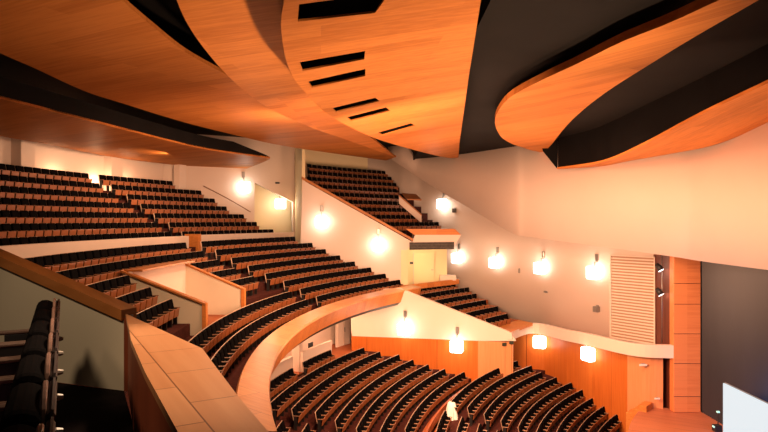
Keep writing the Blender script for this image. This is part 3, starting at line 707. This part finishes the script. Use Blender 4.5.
# ------------------------------------------------------------------ seats
def part(name, bm, m, smooth=False):
    bmesh.ops.recalc_face_normals(bm, faces=bm.faces)
    me = D.meshes.new(name); bm.to_mesh(me); bm.free(); me.materials.append(m)
    return me
W_ = .555
def seat_meshes():
    out = []
    R_ = Matrix.Rotation(rad(-12), 3, 'Y')
    bm = bmesh.new(); add_box(bm, (-.02, 0, .665), (.10, W_-.095, .47), R_, .035, seg=2); out.append(('backrest', part('backrest', bm, M_velvet), None))
    bm = bmesh.new(); add_box(bm, (-.075, 0, .655), (.026, W_-.012, .50), R_, .012); out.append(('back_shell', part('back_shell', bm, M_shell), None))
    R2 = Matrix.Rotation(rad(8), 3, 'Y')
    bm = bmesh.new(); add_box(bm, (.19, 0, .445), (.03, W_-.085, .30), R2, .012); out.append(('seat_pan', part('seat_pan', bm, M_under), None))
    bm = bmesh.new(); add_box(bm, (.135, 0, .45), (.07, W_-.10, .28), R2, .03); out.append(('seat_cushion', part('seat_cushion', bm, M_velvet), 'seat_pan'))
    for s in (-1, 1):
        bm = bmesh.new(); add_box(bm, (.10, s*(W_/2-.020), .60), (.28, .036, .03), None, .01)
        out.append(('armrest', part('armrest', bm, M_arm), None))
    bm = bmesh.new()
    for s in (-1, 1): add_box(bm, (.06, s*(W_/2-.020), .2925), (.14, .022, .585))
    add_box(bm, (.06, 0, .36), (.05, W_-.04, .03))
    out.append(('leg_frame', part('leg_frame', bm, M_iron), None))
    return out
SEAT = seat_meshes()
def make_seat(meshes, name, label, loc, rz, group):
    r = empty(name, label, 'seat', loc, rz, group); made = {}
    for nm, me, par in meshes:
        o = D.objects.new(nm, me); COL.objects.link(o); o.parent = made.get(par, r); made.setdefault(nm, o)
    return r
ORD = ['', 'first', 'second', 'third', 'fourth', 'fifth', 'sixth', 'seventh', 'eighth', 'ninth', 'tenth', 'eleventh', 'twelfth', 'thirteenth', 'fourteenth', 'fifteenth', 'sixteenth', 'seventeenth', 'eighteenth', 'nineteenth', 'twentieth',
       'twenty-first', 'twenty-second', 'twenty-third', 'twenty-fourth', 'twenty-fifth', 'twenty-sixth', 'twenty-seventh', 'twenty-eighth', 'twenty-ninth', 'thirtieth', 'thirty-first', 'thirty-second', 'thirty-third', 'thirty-fourth', 'thirty-fifth', 'thirty-sixth', 'thirty-seventh', 'thirty-eighth', 'thirty-ninth', 'fortieth']
spots = []      # dicts: pos, rz, label
def run(R, z, a_from, a_to, where, rowname, block):
    """seats along the arc from a_from to a_to; ordinal counts from a_from"""
    pitch = W_/SC/R; n = int(abs(a_to-a_from)/pitch+.35); sg = 1 if a_to > a_from else -1
    for j in range(n):
        a = a_from+sg*pitch*(j+.5); x, y = polar(R, a)
        spots.append(dict(p=Vector((x, y, z-SEATH))*SC, rz=a+math.pi, j=j+1, where=where, row=rowname, block=block))
def rowname(k, n):
    return 'the back row' if k == 0 else 'the front row' if k == n-1 else ORD[k+1]+' row from back'
# upper tier
gapsU = [(165.2, 164.2), (165.0, 163.8), (164.3, 163.0), (163.6, 162.4), (163.0, 161.8), (162.3, 161.0), (161.8, 160.4)]
endsU = [175, 203, 217, 231, 245, 259.6, 272.5]
for k, (R, z) in enumerate(rowsU):
    run(R, z, rad(gapsU[k][0]), rad(184), 'left of the aisle', rowname(k, 7), 'upper tier')
    run(R, z, rad(gapsU[k][1]), ray_angle(endsU[k], R), 'right of the aisle', rowname(k, 7), 'upper tier')
# middle balcony
endsM = [299, 312, 327, 340.6, 356, 371, 386, 401]
gapsM = [(168.0, 165.8), (167.6, 165.6), (167.3, 165.2), (166.8, 164.6), (166.1, 163.9), (0, 162.9), (164.2, 162.2), (163.7, 161.5)]
for k, (R, z) in enumerate(rowsM):
    e = max(ray_angle(endsM[k], R), rad(143.6)); rn = rowname(k, 8)
    run(R, z, rad(gapsM[k][1]), e, 'right of the aisle', rn, 'balcony')
    if k in (2, 3, 4):
        run(R, z, rad(gapsM[k][0]), pit[0]-rad(.35), 'left of the aisle', rn, 'balcony')
        run(R, z, pit[1]+rad(.45), rad(191), 'left of the stair pit', rn, 'balcony')
    elif k != 5: run(R, z, rad(gapsM[k][0]), rad(192), 'left of the aisle', rn, 'balcony')
# stalls
st = [None, 272.7, 294, 317.7, 337.7, 359, 383, 407.7]; en = [None, 367.7, 382.7, 399, 415, 432, 448.7, 466.7]
for k, (R, z) in enumerate(rowsP):
    rn = rowname(k, 8)
    if k == 0:
        run(R, z, ray_angle(304, R), ray_angle(333, R), 'right of the column', rn, 'left stalls'); run(R, z, ray_angle(294, R), ray_angle(262, R), 'left of the column', rn, 'left stalls')
    else:
        run(R, z, ray_angle(st[k], R), ray_angle(en[k], R), 'from the aisle end', rn, 'left stalls')
        run(R, z, ray_angle(st[k], R)+rad(2.6), rad(178), 'beyond the near aisle', rn, 'left stalls')
for k, (R, z) in enumerate(rowsQ):
    rn = rowname(k, 9); s_px = 454+16.9*k
    a = rad(160.5)
    run(R, z, a, ray_angle(518.7+13.3*k, R), 'from the aisle end', rn, 'front stalls')
    run(R, z, a+rad(3.4), a+rad(11), 'left of the aisle', rn, 'front stalls')
# side boxes
for k, (R, z) in enumerate(rowsT):
    a0 = ray_angle([403.5, 417.6, 435, 450, 467, 482][k], R)
    while polar(R, a0)[1]-.32 < L1.y+(polar(R, a0)[0]-L1.x)*Ld.y/Ld.x: a0 -= rad(.1)
    run(R, z, a0, ray_angle(Tpx[k], R), 'from the left end', rowname(k, 6), 'low side box')
for k, (R, z) in enumerate(rowsS):
    a0 = rad(160)
    while polar(R, a0)[1] < SY+.42 or CX+F*polar(R, a0)[0]/polar(R, a0)[1] < 307: a0 -= rad(.1)
    run(R, z, a0, ray_angle(Spx[k], R), 'from the left end', rowname(k, 9), 'high side box')

# foreground box seats
def box_seat_meshes():
    out = []; w = .6
    R_ = Matrix.Rotation(rad(-12), 3, 'Y')
    bm = bmesh.new(); add_box(bm, (-.04, 0, .66), (.14, w-.07, .50), R_, .06, seg=3); out.append(('backrest', part('backrest', bm, M_velvet), None))
    bm = bmesh.new(); pts = []
    for i in range(13):
        t = -1+2*i/12; pts.append((-.15+.0*t, t*(w/2-.03), .93-.16*abs(t)**3))
    add_tube(bm, pts, .011, 6); out.append(('back_rim', part('back_rim', bm, M_rim), None))
    bm = bmesh.new(); add_tube(bm, [(-.12, w/2-.01, .64), (-.19, w/2-.01, .645), (-.215, w/2-.01, .645)], [.012, .02, .012], 8); out.append(('coat_knob', part('coat_knob', bm, M_bright), None))
    bm = bmesh.new(); add_box(bm, (-.125, 0, .64), (.03, w-.05, .54), R_, .02); out.append(('back_shell', part('back_shell', bm, M_blackshell), None))
    bm = bmesh.new(); add_box(bm, (.26, 0, .46), (.46, w-.07, .12), Matrix.Rotation(rad(-4), 3, 'Y'), .04, seg=3); out.append(('seat_cushion', part('seat_cushion', bm, M_mauve), None))
    for s in (-1, 1):
        bm = bmesh.new(); add_box(bm, (.17, s*(w/2-.022), .635), (.42, .04, .035), None, .012); out.append(('armrest', part('armrest', bm, M_armdim), None))
    bm = bmesh.new()
    for s in (-1, 1): add_box(bm, (.12, s*(w/2-.022), .31), (.22, .025, .62), None, .005)
    add_box(bm, (.15, 0, .33), (.3, w-.06, .03)); out.append(('leg_frame', part('leg_frame', bm, M_iron), None))
    return out
BSEAT = box_seat_meshes()
d = Vector((-.47, .88, 0)).normalized(); nrm = Vector((.88, .47, 0)).normalized(); rz = math.atan2(nrm.y, nrm.x)
nbox = 0
for j in range(7):
    p = Vector((-2.91, 4.99, -1.6))-d*.6*j
    make_seat(BSEAT, 'theatre_armchair', ORD[j+1]+' dark foreground armchair counted from the pale side wall', p, rz+math.pi, 'armchairs in the foreground box'); nbox += 1

# which seats show largest: in frame, not hidden by the building, then by apparent size
bpy.context.view_layer.update()
vs, fs = [], []
for o in COL.objects:
    if o.type != 'MESH': continue
    M = o.matrix_world; k0 = len(vs)
    if o.name.startswith(('backrest', 'back_shell', 'seat_', 'armrest', 'leg_frame', 'back_rim', 'coat_knob')): continue
    vs += [M @ v.co for v in o.data.vertices]; fs += [[k0+i for i in p.vertices] for p in o.data.polygons]
bvh = BVHTree.FromPolygons(vs, fs)
def visible(p, rz):
    R = Matrix.Rotation(rz, 3, 'Z'); c = 0
    for q in ((.06, -.2, .86), (.06, .2, .86), (.1, 0, .75), (.24, 0, .6)):
        w = p+R @ Vector(q)
        x = CX+F*w.x/w.y; y = CY-F*w.z/w.y
        if not (1 < x < 767 and 1 < y < 431): continue
        if bvh.ray_cast(w, (-w).normalized(), w.length-.3)[0] is None: c += 1
    return c
keep = []
for s in spots:
    p = s['p']; x = CX+F*p.x/p.y; y = CY-F*(p.z+.8)/p.y
    if not (-60 < x < 830 and -60 < y < 470): continue
    s['v'] = visible(p, s['rz']); n2 = Vector((math.cos(s['rz']), math.sin(s['rz']), 0)); to = (-p).normalized()
    s['size'] = (abs(n2.dot(to))*.8+.3)/p.length_squared if s['v'] >= 2 else 0
    keep.append(s)
keep.sort(key=lambda s: -s['size'])
NI = 300-nbox
for s in keep[:NI]:
    wh = s['where']
    if wh.startswith('from'): lab = '%s black theatre seat %s, %s, %s' % (ORD[s['j']], wh, s['row'], s['block'])
    else: lab = '%s black theatre seat %s, %s, %s' % (ORD[s['j']], wh, s['row'], s['block'])
    make_seat(SEAT, 'theatre_chair', lab, s['p'], s['rz'], 'theatre seats in the '+s['block'])
rest = keep[NI:]
mats = [M_velvet, M_shell, M_under, M_arm, M_iron]
base_v, base_f, base_m = [], [], []
for nm, me, par in SEAT:
    k0 = len(base_v); base_v += [v.co.copy() for v in me.vertices]
    mi = mats.index(me.materials[0])
    for p in me.polygons: base_f.append([k0+i for i in p.vertices]); base_m.append(mi)
AV, AF, AM = [], [], []
for s in rest:
    M = Matrix.Translation(s['p']) @ Matrix.Rotation(s['rz'], 4, 'Z'); k0 = len(AV)
    AV += [M @ v for v in base_v]; AF += [[k0+i for i in f] for f in base_f]; AM += base_m
me = D.meshes.new('distant_theatre_chairs'); me.from_pydata([tuple(v) for v in AV], [], AF)
for m in mats: me.materials.append(m)
me.polygons.foreach_set('material_index', AM)
o = D.objects.new('distant_theatre_chairs', me); COL.objects.link(o)
tag(o, 'remaining smaller black theatre seats filling the distant rows of stalls and side boxes', 'seats', kind='stuff')
print('SEATS', len(spots), len(keep), sum(1 for s in keep if s['v'] >= 2), 'rest', len(rest))

# ------------------------------------------------------------------ hall lights and added fills
K = .36
for x, y, pw in ((4.6, 17.5, 2500), (7.0, 13.0, 1300), (-1.5, 21.0, 850), (1.2, 15, 1500), (-3.2, 12.5, 1400)):
    light('hall_fill', 'AREA', (x, y, 2.4), pw*K, WARM, 1.6, (x+.3, y+3.0, -8))  # unseen area lights added below the panels as general fill
light('upper_tier_fill', 'AREA', (-8.6, 24.5, 2.45), 700*K, WARM, 1.2, (-11, 24.5, 0))  # unseen fill added above the upper tier
light('balcony_fill', 'AREA', (-3.6, 20.5, 2.7), 900*K, WARM, 1.2, (-5, 21, -3))  # unseen fill added above the balcony seats
# unseen upward spots added to brighten the ceiling veneer
light('ceiling_fill', 'SPOT', (4.8, 25.8, -4.6), 4200*K, WARM, .6, (2.4, 21, 3), 75, 1)
light('ceiling_fill', 'SPOT', (8.2, 18.5, -7.0), 8000*K, PEACH, .6, (7.5, 18, 3), 90, .9)
light('ceiling_fill', 'SPOT', (-4.2, 23.0, -1.6), 1300*K, WARM, .5, (-5.5, 16, 3.2), 120, 1)
light('ceiling_fill', 'SPOT', (-1.0, 10.0, -3.0), 1700*K, WARM, .5, (-4.5, 12, 3.3), 100, 1)
light('wall_fill', 'AREA', (0.2, 14.0, -0.9), 6300*K, PEACH, 4.0, (4.5, 31, .2))  # this and the next two: unseen area lights added to brighten far walls
light('wall_fill', 'AREA', (6.0, 12.0, 0.5), 900*K, PEACH, 4.0, (12, 23, 0))
light('wall_fill', 'AREA', (2.5, 19.0, -2.6), 4200*K, PEACH, 2.5, (8.5, 28, -2.6))
light('upper_front_fill', 'AREA', (-2.5, 19.0, 2.0), 900*K, WARM, 1.2, (-11, 24.5, .5))  # unseen fill added in front to brighten the upper tier seats
light('ceiling_fill', 'SPOT', (4.4, 10.5, -5.0), 27000*K, WARM, .5, (1.0, 10.8, 3), 74, .9)  # another added upward spot, for the slotted panel
light('stage_light', 'SPOT', (9.0, 20.5, 2.4), 6000*K, (1, .66, .5), .5, (11.7, 23, -5.5), 50, .7)
light('stage_blue', 'AREA', (11.7, 17.5, -6.2), 420*K, (.25, .45, 1), 1.5, (12.3, 19.3, -6.4))
for x, y, p_ in ((-12.35, 23.4, 60), (-11.9, 25.6, 60), (-11.4, 27.4, 60), (-9.6, 30.6, 50)):
    light('cove_light', 'POINT', (x-.35, y+.1, 1.62), p_*3.5*K, WARM, .15)
light('recess_light', 'POINT', (1.6, 31.6, -1.6), 260*K, (1, .80, .45), .2)
for x, y in ((-2.2, 27.6), (-4.5, 25.0), (-5.6, 21.5)): light('entry_fill', 'POINT', (x, y, -4.5), 200, WARM, .2)  # unseen points added to brighten the wall under the balcony
light('balcony_front_fill', 'SPOT', (3.2, 26.5, -1.2), 700, WARM, .15, (-.5, 28.6, -3.7), 40, .9)  # spot added to make the bright patch on the balcony front
light('ledge_fill', 'SPOT', (-1.0, 6.6, 3.0), 1350, (1, .66, .42), .2, (-1.25, 4.0, -.87), 36, .6, s=1)  # unseen spot added to brighten the foreground ledge
light('box_fill', 'SPOT', (-4.0, 3.0, 2.2), 260, (1, .66, .40), .2, (-1.7, 4.2, -1.3), 50, .7, s=1)  # unseen spot added to lift the dark inner panel
light('box_fill', 'SPOT', (-2.9, 3.0, 2.0), 230, (1, .70, .44), .2, (-3.0, 6.1, -1.05), 44, .7, s=1)  # unseen spot added to brighten the pale side wall

w = D.worlds.new('ambient_fill'); bpy.context.scene.world = w; w.use_nodes = True
w.node_tree.nodes['Background'].inputs[0].default_value = (.9, .62, .45, 1); w.node_tree.nodes['Background'].inputs[1].default_value = .02  # dim warm ambient fill added over the whole hall

# ------------------------------------------------------------------ camera
cam = D.cameras.new('camera'); co = D.objects.new('camera', cam); COL.objects.link(co)
cam.sensor_width = 36; cam.lens = F/768*36; cam.shift_y = -(CY-216)/768*-1
co.location = (0, 0, 0); co.rotation_euler = (math.radians(90), 0, 0); cam.clip_start = .05; cam.clip_end = 300
sc = bpy.context.scene; sc.camera = co
sc.view_settings.view_transform = 'Standard'; sc.view_settings.look = 'None'; sc.view_settings.gamma = 1
sc.view_settings.exposure = 0
